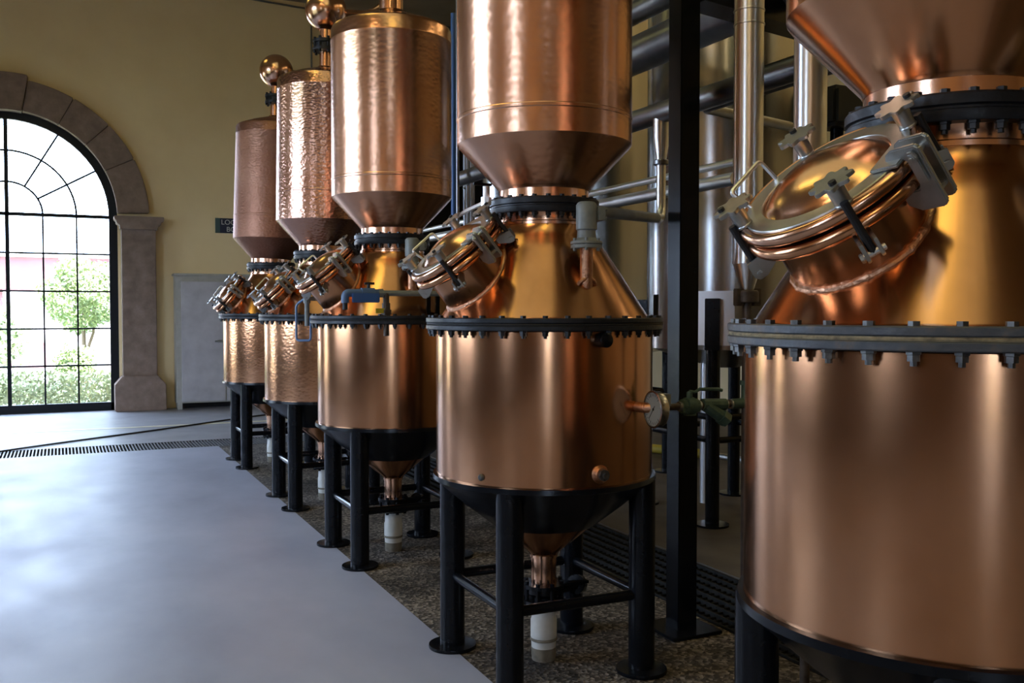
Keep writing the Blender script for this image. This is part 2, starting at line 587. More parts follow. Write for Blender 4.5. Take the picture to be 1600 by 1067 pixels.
def arched_window(idx, M, zsill, zspring, rows, sill, ro=1.50, fw=.065):
    """frame in (s, depth, z) local coordinates, centre at s = 0"""
    w0 = bpy.data.objects.new('window_%d' % idx, None)
    C.objects.link(w0)
    w0.matrix_world = M
    w0['kind'] = 'structure'
    ri = ro - fw
    k_ = ri / 1.435
    mb = MB()
    poly_o = [(ro, zsill), *[(ro * math.cos(PI * i / 32), zspring + ro * math.sin(PI * i / 32)) for i in range(33)], (-ro, zsill)]
    poly_i = [(ri, zsill), *[(ri * math.cos(PI * i / 32), zspring + ri * math.sin(PI * i / 32)) for i in range(33)], (-ri, zsill)]
    n = len(poly_o)
    for y in (0, .09):
        for (a, b), (c_, d) in zip(zip(poly_o, poly_i), list(zip(poly_o, poly_i))[1:]):
            mb.add([(a[0], y, a[1]), (c_[0], y, c_[1]), (d[0], y, d[1]), (b[0], y, b[1])], [(0, 1, 2, 3)])
    for pl in (poly_o, poly_i):
        for a, b in zip(pl, pl[1:]):
            mb.add([(a[0], 0, a[1]), (b[0], 0, b[1]), (b[0], .09, b[1]), (a[0], .09, a[1])], [(0, 1, 2, 3)])
    mb.box((0, .045, zsill + .065), (2 * ro, .09, .13))
    link('window_frame', mb.mesh('window_frame', frame_m, 0, 0), w0)
    mb = MB()
    mb.box((0, .045, (zsill + zspring + ri) / 2), (.055, .07, zspring + ri - zsill))
    mb.box((0, .045, zspring), (2 * ri, .07, .05))
    link('mullion', mb.mesh('mullion', frame_m, 0, 0), w0)
    mb = MB()
    for s in (-1, 1):
        for q in (.492 * k_, .968 * k_):
            mb.box((s * q, .045, (zsill + zspring) / 2), (.026, .04, zspring - zsill))
    for z in rows:
        mb.box((0, .045, z), (2 * ri, .04, .026))
    for q in (.492 * k_, .968 * k_):
        mb.tube([(q * math.cos(PI * i / 32), .045, zspring + q * math.sin(PI * i / 32)) for i in range(33)], .016, 6)
    for a in (30, 60, 120, 150):
        ca, sa = math.cos(R(a)), math.sin(R(a))
        mb.tube([(.492 * k_ * ca, .045, zspring + .492 * k_ * sa), (ri * ca, .045, zspring + ri * sa)], .016, 6)
    link('muntins', mb.mesh('muntins', frame_m, 0, 30), w0)
    mb = MB()
    mb.prism([(a * .99, b) for a, b in poly_i], .040, .048, MXZ)
    link('pane', mb.mesh('pane', glass, 0, 0), w0)
    if sill:
        link('window_sill', MB().box((0, -.28, zsill - .03), (2 * ro + .2, .5, .06)).mesh('window_sill', stone_m, .01), w0)
    return w0


arched_window(1, Matrix.Translation((WC, WY + .02, 0)), 0.0, 3.07, (.724, 1.305, 1.89, 2.478), False, 1.56, .125)
for i, (y, r_, sl, sp) in enumerate(SIDE):
    arched_window(2 + i, Mleft @ Matrix.Translation((y, .28, 0)), sl, sp, [sl + (sp - sl) * q for q in (.25, .5, .75)], True, r_)

arched_window(2 + len(SIDE), Mback @ Matrix.Translation((3.25, .28, 0)), .06, 2.2, (.6, 1.13, 1.66), False, .7)

# ------------------------------------------------------------------ outside
struct('ground', MB().box((-1, 40, -.16), (60, 46.0, .10)).mesh('ground', yard_m))
struct('ground', MB().box((-54.8, -10, -.16), (100, 53.9, .10)).box((-65, 60, -.16), (68, 86, .10)).mesh('ground', grass_m))
struct('ground', MB().box((-.2, -34, -.16), (9.1, 51.1, .10)).mesh('ground', yard_m))
tag(link('lawn', MB().box((-1, 21.3, -.10), (24, 4.8, .03)).mesh('lawn', lawn_m)), 'sunlit strip of lawn beyond the arched window', 'lawn')


def leaves(n, fn, size):
    mb = MB()
    for _ in range(n):
        p = Vector(fn())
        a = Vector((random.gauss(0, 1), random.gauss(0, 1), random.gauss(0, 1))).normalized()
        b = a.orthogonal().normalized()
        s = size * random.uniform(.7, 1.4)
        mb.add([p - a * s, p + b * s * .45, p + a * s, p - b * s * .45], [(0, 1, 2, 3)])
    return mb


def ball(c, r, k=.75):
    def f():
        d = Vector((random.gauss(0, 1), random.gauss(0, 1), random.gauss(0, 1))).normalized()
        q = r * random.uniform(k, 1.0) * (1 + .10 * math.sin(5 * d.x + 4 * d.z) + .08 * math.sin(9 * d.y))
        return (c[0] + d.x * q, c[1] + d.y * q, c[2] + d.z * q * .95)
    return f


t = thing('topiary_tree', (.45, 22.0, -.078), 'round clipped topiary tree seen through the arched window', 'tree')
m_ = leaves(5200, ball((0, 0, 2.02), .80), .055)
link('foliage', m_.mesh('foliage', leaf_m, 0, 0), t)
mb = MB()
mb.tube([(0, 0, 0), (.02, 0, .6), (-.03, 0, 1.0), (-.02, 0, 1.9)], [.06, .05, .045, .03], 8)
mb.tube([(.01, 0, .75), (.16, .02, 1.2), (.2, .02, 1.9)], [.035, .03, .02], 8)
link('trunk', mb.mesh('trunk', bark_m), t)
tag(link('round_bush', leaves(2400, ball((.25, 21.2, .52), .42, .6), .045).mesh('round_bush', leaf_m, 0, 0)), 'low round bush at the foot of the topiary tree', 'bush')
tag(link('hedge', leaves(9000, lambda: (random.uniform(-4.2, 3.9), random.uniform(18.2, 18.75), random.uniform(-.03, .50) + .03 * math.sin(random.random() * 6)), .05).mesh('hedge', hedge_m, 0, 0)), 'low flowering hedge just outside the arched window', 'hedge')
t = thing('far_shrubs', (-2.0, 29, 0), 'hazy green shrubs under the portico far beyond the window', 'shrub')
link('foliage', leaves(2600, ball((.3, 0, .9), 1.15, .3), .10).mesh('foliage', leaf_m, 0, 0), t)
b_ = thing('portico_building', (-1, 33, 0), 'rose coloured building with a wide flat portico far beyond the window', 'building')
link('portico_beam', MB().box((0, 0, 2.70), (26, 2.6, .95)).mesh('portico_beam', rose_m), b_)
link('cornice', MB().box((0, 0, 3.22), (26.4, 3.0, .12)).mesh('cornice', paleb), b_)
for xx in (-9.5, -4.4, -.85, 4.2, 9.0):
    link('column', MB().box((xx, -.6, 1.1), (.55, .55, 2.3)).mesh('column', rose_m), b_)
link('rear_wall', MB().box((0, 6, 1.2), (26, .3, 2.8)).mesh('rear_wall', paleb), b_)
link('plinth', MB().box((.1, -.9, .25), (1.6, .8, .75)).mesh('plinth', rose_m), b_)

# ------------------------------------------------------------------ things by the end wall
c_ = thing('metal_cabinet', (1.66, WY - .375, 0), 'tall grey sheet metal cabinet against the cream wall beside the window', 'cabinet')
W, H, D = 1.55, 2.155, .34
mb = MB()
mb.box((W / 2, D / 2 + .01, .10 + (H - .1) / 2), (W, D, H - .10))
link('cabinet_body', mb.mesh('cabinet_body', sheet_frame, .006), c_)
link('cabinet_top', MB().box((W / 2, D / 2, H + .012), (W + .05, D + .05, .035)).mesh('cabinet_top', sheet_frame, .006), c_)
for x0, x1, hx in ((.08, .755, .66), (.775, 1.47, .87)):
    d = link('cabinet_door', MB().box(((x0 + x1) / 2, -.006, 1.09), (x1 - x0, .03, 1.93)).mesh('cabinet_door', sheet, .006), c_)
    hd = MB().cyl((hx - .07, -.05, 1.09), (hx + .07, -.05, 1.09), .014).box((hx, -.03, 1.09), (.05, .05, .05))
    link('door_handle', hd.mesh('door_handle', zinc), d)
for xx in (.05, W - .05):
    for yy in (.05, D - .04):
        link('cabinet_foot', MB().box((xx, yy, .06), (.07, .06, .12)).mesh('cabinet_foot', sheet_frame), c_)
link('kickplate', MB().box((W / 2, D - .02, .06), (W - .1, .02, .12)).mesh('kickplate', rubber), c_)

s_ = thing('wall_sign', (2.33, WY, 3.0), 'small navy sign with white letters on the cream wall above the cabinet', 'sign')
link('sign_panel', MB().box((.42, -.012, 0), (.84, .02, .245)).mesh('sign_panel', sign_m), s_)
link('sign_border', MB().box((.035, -.024, 0), (.075, .006, .245)).mesh('sign_border', sign_g), s_)


def text(body, loc, size, m, parent, rot, name='lettering', ext=.002):
    cu = bpy.data.curves.new(name, 'FONT')
    cu.body = body
    cu.size = size
    cu.extrude = ext
    cu.materials.append(m)
    tmp = bpy.data.objects.new(name, cu)
    C.objects.link(tmp)
    bpy.context.view_layer.update()
    me = bpy.data.meshes.new_from_object(tmp.evaluated_get(bpy.context.evaluated_depsgraph_get()))
    bpy.data.objects.remove(tmp)
    me.name = name
    o = link(name, me, parent)
    o.location = loc
    o.rotation_euler = rot
    return o


text('LOCK', (.09, -.026, .018), .115, sign_w, s_, (PI / 2, 0, 0))
text('BO', (.175, -.026, -.098), .115, sign_w, s_, (PI / 2, 0, 0))

tag(link('conduit', MB().tube([(2.6, WY - .03, 6.80), (4.35, WY - .03, 6.73)], .016, 8).mesh('conduit', steel_dark)), 'thin dark conduit running high along the end wall', 'conduit')
tag(link('conduit', MB().tube([(3.95, WY - .03, .02), (3.95, WY - .03, 6.70)], .016, 8).mesh('conduit', steel_dark)), 'thin vertical conduit down the end wall behind the second copper ball', 'conduit')
pts = []
for i in range(40):
    t = i / 39
    x = 3.4 - 4.2 * t
    y = 14.95 - .25 * math.sin(t * 3) - 2.95 * t ** 1.4
    pts.append((x, y + .03 * math.sin(9 * t), .0125))
tag(link('power_cord', MB().tube(pts, .011, 8).mesh('power_cord', cord_m)), 'black cord trailing across the concrete towards the cross drain', 'cord')

# ------------------------------------------------------------------ pot stills
BODY_R, FL_R = .488, .533
RINGZ = 2.05


def cone_r(z):
    return .465 - (z - 1.565) * .640


CACHE = {}


def cached(key, fn):
    if key not in CACHE:
        CACHE[key] = fn()
    return CACHE[key]


def bolt_mesh(m, s, h, name='bolt'):
    mb = MB()
    mb.lathe([(.0075 * s, -.030 * s), (.0075 * s, -.02 * s), (.0135 * s, -.020 * s), (.0135 * s, -.007 * s), (.016 * s, -.006 * s), (.016 * s, 0), (.006 * s, .001), (.006 * s, h - .001), (.0125 * s, h), (.0125 * s, h + .010 * s)], 6)
    return mb.mesh(name, m)


def skin_mesh(col, top):
    """upper vessel profile: bottom cone, cylinder, seam, domed top"""
    sz = 2.55 if col in (copper_hammered, copper_dimmed) else 2.43
    p = [(.205, 2.125), (.21, 2.135), (.383, 2.318), (.392, 2.330), (.392, sz), (.3945, sz + .004), (.3945, sz + .016), (.392, sz + .02),
         (.391, top - .10), (.393, top - .096), (.393, top - .086), (.391, top - .08), (.391, top - .02), (.382, top), (.36, top + .012), (.25, top + .055), (.09, top + .105)]
    return MB().lathe(p, 96).mesh('upper_vessel', col, 0, 28)


def manway_meshes(elev, cx, cz):
    """everything in lid coordinates: z is the lid normal, x runs up the slope, y is world Y"""
    e = R(elev)
    M = Matrix(((math.sin(e), 0, -math.cos(e), -cx), (0, 1, 0, 0), (math.cos(e), 0, math.sin(e), cz), (0, 0, 0, 1)))
    pts = []
    for i in range(96):
        a = 2 * PI * i / 96
        q = None
        t = -.05
        while t > -.75:
            p = M @ Vector((.178 * math.cos(a), .178 * math.sin(a), t))
            if math.hypot(p.x, p.y) < cone_r(p.z):
                break
            t -= .004
        pts.append(Vector((.178 * math.cos(a), .178 * math.sin(a), t)))
    sm = []
    for i in range(96):
        sm.append((pts[i - 2] + pts[i - 1] + pts[i] + pts[(i + 1) % 96] + pts[(i + 2) % 96]) / 5)
    return M, sm


def make_still(idx, x, y, label, elev, cx, cz, col, top, ball_on, lean=0.0, flange=None, gauge_ports=False):
    s = thing('pot_still', (x, y, 0), label, 'still', 'copper pot stills in a row')
    fl = flange or flange_black
    L = lambda n, k, fn, par=s, M=None: link(n, cached(k, fn), par, M)
    # stand
    for sx in (-1, 1):
        for sy in (-1, 1):
            lg = L('leg', 'leg%d%d' % (sx, sy), lambda: MB().lathe([(.058, .01), (.058, .846)], 28, Matrix.Translation((.321 * sx, .321 * sy, 0))).mesh('leg', black))
            L('foot_pad', 'pad%d%d' % (sx, sy), lambda: MB().lathe([(.112, 0), (.114, .006), (.112, .016), (.06, .02)], 36, Matrix.Translation((.321 * sx, .321 * sy, 0))).mesh('foot_pad', black), lg)
    for a, b in (((-1, -1), (1, -1)), ((1, -1), (1, 1)), ((1, 1), (-1, 1)), ((-1, 1), (-1, -1))):
        L('crossbar', 'bar%s%s' % (a, b), lambda: MB().cyl((a[0] * .321, a[1] * .321, .345), (b[0] * .321, b[1] * .321, .345), .023, 14).mesh('crossbar', black))
    L('support_skirt', 'skirt', lambda: MB().lathe([(.489, .868), (.503, .866), (.505, .845), (.495, .84), (.36, .725), (.235, .628), (.225, .63), (.235, .645), (.36, .742), (.485, .855)], 80, closed=True).mesh('support_skirt', black))
    L('outlet_cone', 'ocone', lambda: MB().lathe([(.25, .66), (.235, .635), (.07, .495), (.062, .48), (.062, .478)], 48).mesh('outlet_cone', copper))
    L('outlet_pipe', 'opipe', lambda: MB().lathe([(.058, .34), (.058, .47), (.064, .472), (.064, .492), (.058, .494)], 36).mesh('outlet_pipe', copper_bright))

    def valve():
        mb = MB()
        mb.lathe([(.10, .335), (.10, .352)], 28)
        mb.lathe([(.06, .29), (.085, .31), (.085, .335)], 20)
        mb.lathe([(.10, .262), (.10, .28)], 28)
        mb.lathe([(.062, .28), (.062, .30)], 20)
        for i in range(8):
            a = 2 * PI * i / 8
            mb.lathe([(.011, .250), (.011, .366)], 6, Matrix.Translation((.085 * math.cos(a), .085 * math.sin(a), 0)))
        mb.cyl((.06, 0, .31), (.16, -.02, .325), .024)
        mb.cyl((.15, -.03, .33), (.18, .0, .32), .045, 12)
        mb.box((.12, -.05, .345), (.16, .03, .012))
        return mb.mesh('outlet_valve', black)
    v = L('outlet_valve', 'valve', valve)
    L('valve_cap', 'valvecap', lambda: MB().cyl((.176, -.005, .322), (.190, .004, .320), .018, 10).mesh('valve_cap', red_m), v)
    # kettle
    bc = copper_dented if idx < 3 else copper
    L('copper_body', 'body' + bc.name, lambda: MB().lathe([(.486, .845), (.488, .858), (.488, 1.505)], 128).mesh('copper_body', bc))
    fr = L('lower_flange', 'flange' + fl.name, lambda: MB().lathe([(.45, 1.509), (FL_R - .003, 1.509), (FL_R, 1.512), (FL_R, 1.527), (FL_R - .003, 1.530), (.45, 1.530)], 96, closed=True).lathe([(.45, 1.540), (FL_R - .003, 1.540), (FL_R, 1.543), (FL_R, 1.558), (FL_R - .003, 1.561), (.45, 1.561)], 96, closed=True).mesh('lower_flange', fl))
    L('gasket', 'gask' + fl.name, lambda: MB().lathe([(.45, 1.5305), (FL_R - .004, 1.5305), (FL_R - .002, 1.535), (FL_R - .005, 1.5395), (.45, 1.5395)], 96, closed=True).mesh('gasket', gasket_m if flange else rubber), fr)
    bm_ = bolt_m if flange else bolt_dark
    nb = 36
    for i in range(nb):
        a = 2 * PI * (i + .35) / nb
        L('bolt', 'bolt' + bm_.name, lambda: bolt_mesh(bm_, 1.0, .052), fr, Matrix.Translation((.512 * math.cos(a), .512 * math.sin(a), 1.509)) @ Matrix.Rotation(a, 4, 'Z'))
    L('shoulder_cone', 'shoulder', lambda: MB().lathe([(.475, 1.56), (.467, 1.566), (.282, 1.853), (.262, 1.883), (.235, 1.918), (.214, 1.950), (.206, 1.972), (.204, 1.98)], 128).mesh('shoulder_cone', copper, 0, 50))
    L('neck', 'neck', lambda: MB().lathe([(.205, 1.965), (.209, 1.968), (.209, 1.980), (.202, 1.984), (.202, 2.015), (.205, 2.02)], 96).mesh('neck', copper_bright))
    nf = L('neck_flange', 'neckflange', lambda: MB().lathe([(.19, 2.018), (.245, 2.018), (.247, 2.022), (.247, 2.043), (.240, 2.047), (.240, 2.052), (.247, 2.056), (.247, 2.078), (.243, 2.083), (.19, 2.083)], 80, closed=True).mesh('neck_flange', flange_black))
    for i in range(24):
        a = 2 * PI * (i + .5) / 24
        L('bolt', 'nbolt', lambda: bolt_mesh(bolt_dark, .92, .065), nf, Matrix.Translation((.228 * math.cos(a), .228 * math.sin(a), 2.018)))
    L('collar', 'collar', lambda: MB().lathe([(.202, 2.083), (.202, 2.132)], 96).mesh('collar', copper_bright))
    # upper vessel
    T = Matrix.Translation((0, 0, 2.05)) @ Matrix.Rotation(lean, 4, 'Y') @ Matrix.Translation((0, 0, -2.05))
    L('upper_vessel', 'upper%s%.2f' % (col.name, top), lambda: skin_mesh(col, top), s, T)
    vr = .078 if ball_on == 'wide' else .05
    zt = top + .09
    kb = '%s%.2f' % (ball_on, top)

    def vp():
        mb = MB()
        mb.lathe([(vr, zt - .01), (vr, zt + .16)], 32)
        mb.lathe([(vr, zt + .25), (vr, zt + .45)], 32)
        mb.lathe([(vr * 1.9, zt - .012), (vr * 1.3, zt + .03), (vr, zt + .035)], 32)
        return mb.mesh('vapour_pipe', copper_bright)
    L('vapour_pipe', 'vp' + kb, vp, s, T)

    def pf():
        mb = MB()
        fr_ = max(.107, vr + .055)
        mb.lathe([(fr_, zt + .16), (fr_, zt + .185)], 36)
        mb.lathe([(fr_, zt + .225), (fr_, zt + .25)], 36)
        mb.lathe([(fr_ * .82, zt + .185), (fr_ * .82, zt + .225)], 36)
        for i in range(8):
            a = 2 * PI * i / 8
            mb.lathe([(.012, zt + .14), (.012, zt + .27)], 6, Matrix.Translation((fr_ * .84 * math.cos(a), fr_ * .84 * math.sin(a), 0)))
        return mb.mesh('pipe_flange', flange_black)
    L('pipe_flange', 'pf' + kb, pf, s, T)

    def bl():
        mb = MB()
        prof = []
        for i in range(33):
            a = -PI / 2 + PI * i / 32
            prof.append((max(.012, .172 * math.cos(a)), zt + .50 + .172 * math.sin(a)))
        mb.lathe(prof, 64)
        return mb.mesh('reflux_ball', copper_bright)
    L('reflux_ball', 'bl' + kb, bl, s, T)
    L('lyne_arm', 'la' + kb, lambda: MB().tube(bend([(.15, 0, zt + .50), (.40, 0, zt + .52), (.75, 0, zt + .9)], .15), .035, 14).mesh('lyne_arm', copper_bright), s, T)
    # steam fitting on the camera side of the shoulder
    fx, fy = .008, -.372
    st_ = L('steam_inlet', 'steam', lambda: MB().tube([(fx, fy + .06, 1.650), (fx, fy + .012, 1.665), (fx, fy, 1.70), (fx, fy, 1.875)], .027, 18).mesh('steam_inlet', copper_weld))
    L('inlet_weld', 'stw', lambda: MB().tube([(fx + .043 * math.cos(a), fy + .004 - .020 * math.sin(a), 1.690 - .034 * math.sin(a) * -1) for a in [2 * PI * i / 24 for i in range(24)]], .009, 8, True).mesh('inlet_weld', copper_weld), st_)

    def sv():
        mb = MB()
        O = Matrix.Translation((fx, fy, 0))
        mb.lathe([(.066, 1.868), (.068, 1.872), (.066, 1.880), (.048, 1.888), (.040, 1.895), (.038, 1.925), (.044, 1.93), (.044, 2.03), (.038, 2.04), (.030, 2.045)], 28, O)
        mb.lathe([(.066, 1.852), (.066, 1.866)], 28, O)
        for i in range(6):
            a = 2 * PI * i / 6
            mb.lathe([(.008, 1.842), (.008, 1.892)], 6, O @ Matrix.Translation((.056 * math.cos(a), .056 * math.sin(a), 0)))
        mb.box((fx + .052, fy - .01, 1.995), (.03, .06, .055))
        mb.cyl((fx + .035, fy, 2.0), (fx + .085, fy + .03, 2.003), .03, 16)
        for dy in (-.03, .012):
            for dz in (-.018, .018):
                mb.cyl((fx + .06, fy + dy, 1.995 + dz), (fx + .078, fy + dy, 1.995 + dz), .009, 6)
        return mb.mesh('inlet_valve', castgrey)
    L('inlet_valve', 'sv', sv, st_)
    # manway ------------------------------------------------------------
    M, weld = manway_meshes(elev, cx, cz)

    def neckm():
        prof = [(.178, -.62), (.178, -.085), (.182, -.072), (.196, -.064)]
        for i in range(9):
            a = -PI / 2 + PI * i / 8
            prof.append((.211 + .0165 * math.cos(a), -.050 + .0165 * math.sin(a)))
        prof += [(.17, -.034), (.17, -.62)]
        return MB().lathe(prof, 96, closed=True).mesh('manway_neck', copper, 0, 50)
    L('manway_neck', 'mneck', neckm, s, M)
    L('neck_weld', 'weld%d' % idx, lambda: MB().tube(weld, [.012 + .0022 * math.sin(i * 2.1) * math.sin(i * .7 + 1) for i in range(96)], 10, True).mesh('neck_weld', copper_weld), s, M)
    L('lid_gasket', 'lgask', lambda: MB().lathe([(.15, -.032), (.205, -.032), (.205, -.012), (.15, -.012)], 72, closed=True).mesh('lid_gasket', rubber), s, M)

    def lid():
        prof = [(.004, .052), (.045, .049), (.085, .040), (.118, .026), (.142, .010), (.152, .002), (.158, 0), (.200, 0)]
        for i in range(9):
            a = PI / 2 - PI * i / 8
            prof.append((.211 + .0165 * math.cos(a), -.0105 + .0165 * math.sin(a)))
        prof += [(.16, -.024), (.004, -.01)]
        return MB().lathe(prof, 96).mesh('manway_lid', copper_bright, 0, 50)
    ld = L('manway_lid', 'lid', lid, s, M)
    L('clamp_ring', 'cring', lambda: MB().lathe([(.158, .0005), (.158, .005), (.160, .007), (.201, .007), (.203, .005), (.203, .0005)], 96, closed=True).mesh('clamp_ring', zinc), ld)

    def knob():
        mb = MB()
        mb.lathe([(.020, .005), (.020, .010), (.0185, .012), (.0205, .058)], 20)
        poly = [((.044 + 0.007 * math.cos(8 * 2 * PI * i / 64)) * math.cos(2 * PI * i / 64), (.044 + 0.007 * math.cos(8 * 2 * PI * i / 64)) * math.sin(2 * PI * i / 64)) for i in range(64)]
        mb.prism(poly, .057, .066)
        return mb.mesh('star_knob', zinc, .0012)

    def swing():
        mb = MB()
        mb.cyl((0, 0, -.115), (0, 0, .02), .0095, 10)
        mb.cyl((0, 0, .06), (0, 0, .074), .0085, 8)
        return mb.mesh('swing_bolt', rubber)

    def lug():
        mb = MB()
        for d in (-.016, .016):
            mb.prism([(-.055, -.068), (.018, -.078), (.018, -.118), (.008, -.128), (-.012, -.126), (-.055, -.10)], d - .004, d + .004, Matrix(((1, 0, 0, 0), (0, 0, 1, 0), (0, 1, 0, 0), (0, 0, 0, 1))))
        mb.cyl((.002, -.028, -.112), (.002, .028, -.112), .008, 10)
        mb.cyl((.002, -.030, -.112), (.002, -.022, -.112), .012, 6)
        return mb.mesh('bolt_bracket', zinc, .0015)
    for a in (38, 128, 218, 308):
        # knob angles: 0 is +Y, 90 is up-slope
        ca, sa = math.sin(R(a)), math.cos(R(a))
        rot = math.atan2(sa, ca)
        kM = Matrix.Translation((.206 * ca, .206 * sa, 0)) @ Matrix.Rotation(rot + a * .01, 4, 'Z')
        L('star_knob', 'knob', knob, ld, kM)
        bM = Matrix.Translation((.233 * ca, .233 * sa, 0)) @ Matrix.Rotation(rot, 4, 'Z')
        L('swing_bolt', 'swing', swing, s, M @ bM)
        L('bolt_bracket', 'lug', lug, s, M @ bM)
    a1, a2 = R(-26), R(10)
    A = [Vector((.196 * math.sin(q), .196 * math.cos(q), .004)) for q in (a1, a2)]
    Bq = [Vector((.222 * math.sin(q), .222 * math.cos(q), .062)) for q in (a1, a2)]
    L('lid_handle', 'handle', lambda: MB().tube(bend([A[0], Bq[0], Bq[1], A[1]], .015, 5), .0055, 10).mesh('lid_handle', steel), ld)

    def hinge():
        mb = MB()
        Mx = Matrix(((1, 0, 0, 0), (0, 0, 1, 0), (0, 1, 0, 0), (0, 0, 0, 1)))
        for d in (-.020, .020):
            mb.prism([(.180, .010), (.190, .030), (.205, .038), (.262, .038), (.270, .030), (.270, -.108), (.260, -.118), (.205, -.118), (.180, -.10), (.180, -.068), (.224, -.066), (.230, -.056), (.230, .002), (.224, .010)], d - .006, d + .006, Mx)
        mb.prism([(.18, -.088), (.262, -.088), (.262, -.076), (.18, -.076)], -.020, .020, Mx)
        mb.prism([(.155, .0075), (.225, .0075), (.225, .016), (.155, .016)], -.05, .05, Mx)
        mb.cyl((.250, -.040, .012), (.250, .040, .012), .0075, 12)
        for d in (-.030, .030):
            mb.cyl((.250, d - .005, .012), (.250, d + .005, .012), .014, 6)
            mb.prism([(.238, -.05), (.238, .022), (.244, .030), (.256, .030), (.262, .022), (.262, -.05)], d - .003, d + .003, Mx)
        return mb.mesh('lid_hinge', zinc, .003)
    a = R(172)
    ca, sa = math.sin(a), math.cos(a)
    L('lid_hinge', 'hinge', hinge, s, M @ Matrix.Rotation(math.atan2(sa, ca), 4, 'Z'))
    if gauge_ports:
        def port(ang, z, r, m, boss, key, d=.03):
            A_ = Matrix.Translation((0, 0, z)) @ Matrix.Rotation(R(ang), 4, 'Z') @ Matrix.Rotation(PI / 2, 4, 'Y')
            if boss:
                b = L('port_boss', key + 'b', lambda: MB().lathe([(r * 1.75, BODY_R - .005), (r * 1.5, BODY_R + .004), (r * 1.25, BODY_R + d * .6)], 24, A_).mesh('port_boss', copper_weld))
                L('port_plug', key, lambda: MB().lathe([(r, BODY_R), (r, BODY_R + d), (r * .5, BODY_R + d + .001), (r * .5, BODY_R + d + .012)], 8, A_).mesh('port_plug', m), b)
            else:
                L('port_plug', key, lambda: MB().lathe([(r, BODY_R - .01), (r, BODY_R + d), (r * .6, BODY_R + d + .006)], 24, A_).mesh('port_plug', m))
        L('flange_rod', 'frod', lambda: MB().lathe([(.012, 1.555), (.012, 1.665)], 10, Matrix.Translation((.512 * math.cos(R(-22)), .512 * math.sin(R(-22)), 0))).mesh('flange_rod', black), fr)
        port(-89, 1.472, .030, black, False, 'pa', .05)
        port(-88.8, .921, .024, bolt_m, True, 'pb', .035)
        port(-149, .903, .014, bolt_m, False, 'pc', .006)
    return s


make_still(1, 2.00, 10.18, 'farthest hammered copper pot still, nearest the cream end wall', 38, .452, 1.785, copper_dimmed, 3.50, 'thin', .034)
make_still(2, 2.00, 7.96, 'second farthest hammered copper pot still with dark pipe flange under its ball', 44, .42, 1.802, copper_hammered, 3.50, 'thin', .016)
make_still(3, 1.98, 6.06, 'middle copper pot still of the row with blue tap valve at its front', 50, .462, 1.885, copper_planished, 3.42, 'wide')
make_still(4, 1.98, 3.865, 'second nearest copper pot still with a round dial gauge at its side', 50, .445, 1.872, copper_planished, 3.50, 'wide', gauge_ports=True)
make_still(5, 1.995, 1.695, 'nearest copper pot still filling the right edge with worn grey flange', 50, .40, 1.894, copper, 3.50, 'wide', flange=flange_worn)

# drain pipes under the outlets
for i, (x, y, lb) in enumerate(((2.0, 10.18, 'white drain pipe stub under the farthest still'), (2.0, 7.96, 'white drain pipe stub under the second farthest still'), (1.98, 6.06, 'white drain pipe stub under the middle still'),
                                (1.98, 3.865, 'white drain pipe stub under the still with the dial gauge'), (1.995, 1.695, 'white drain pipe stub under the nearest still'))):
    d = thing('drain_pipe', (x, y, 0), lb, 'pipe', 'white drain pipes under the stills')
    link('pipe_body', cached('dp1', lambda: MB().lathe([(.056, .055), (.058, .10), (.060, .105), (.060, .18), (.056, .19), (.054, .255)], 32).mesh('pipe_body', pvc)), d)
    link('pipe_band', cached('dp2', lambda: MB().lathe([(.0605, .088), (.0625, .09), (.0625, .10), (.0605, .102)], 32, closed=True).mesh('pipe_band', pvc_dirt)), d)
    link('pipe_base', cached('dp3', lambda: MB().lathe([(.052, -.01), (.056, .02), (.057, .056)], 32).mesh('pipe_base', pvc_dirt)), d)

# ------------------------------------------------------------------ sampling tap across the middle still
t = thing('sampling_tap', (1.85, 5.60, 1.56), 'blue and grey sampling tap pipe across the middle still', 'tap')
z = .137
link('tap_pipe', MB().tube([(-.09, 0, z), (.46, 0, z)], .0175, 14).cyl((-.11, 0, z), (-.08, 0, z), .026, 8).cyl((.19, 0, z), (.215, 0, z), .024, 12).mesh('tap_pipe', castgrey), t)
link('tap_valve', MB().tube(bend([(-.09, 0, z), (-.315, 0, z), (-.315, 0, z - .06)], .05), .024, 14).cyl((-.215, 0, z), (-.135, 0, z), .032, 10).mesh('tap_valve', bluegrey), t)
link('nozzle', MB().cyl((-.315, 0, z - .10), (-.315, 0, z - .04), .016, 12).mesh('nozzle', rubber), t)
lv = link('lever', MB().box((-.20, -.045, z - .03), (.17, .012, .055)).mesh('lever', bluep, .004), t)
link('lever_stem', MB().cyl((-.17, 0, z + .02), (-.17, 0, z + .06), .010).box((-.165, 0, z + .058), (.06, .016, .014)).mesh('lever_stem', rubber), lv)
link('drop_valve', MB().cyl((-.06, 0, z - .06), (-.06, 0, z), .019).cyl((-.06, 0, z - .15), (-.06, 0, z - .06), .026, 10).cyl((-.06, 0, z - .13), (-.06, 0, z - .10), .033, 6).cyl((-.06, 0, z - .26), (-.06, 0, z - .15), .017).mesh('drop_valve', brownpipe), t)
for xx in (.215, .275):
    link('support_bar', MB().box((xx, .01, .070), (.026, .020, .140)).mesh('support_bar', black), t)
tag(link('flange_tag', MB().box((1.757, 5.583, 1.590), (.075, .004, .030)).mesh('flange_tag', tag_m)), 'small yellow tag on the flange of the middle still', 'tag')

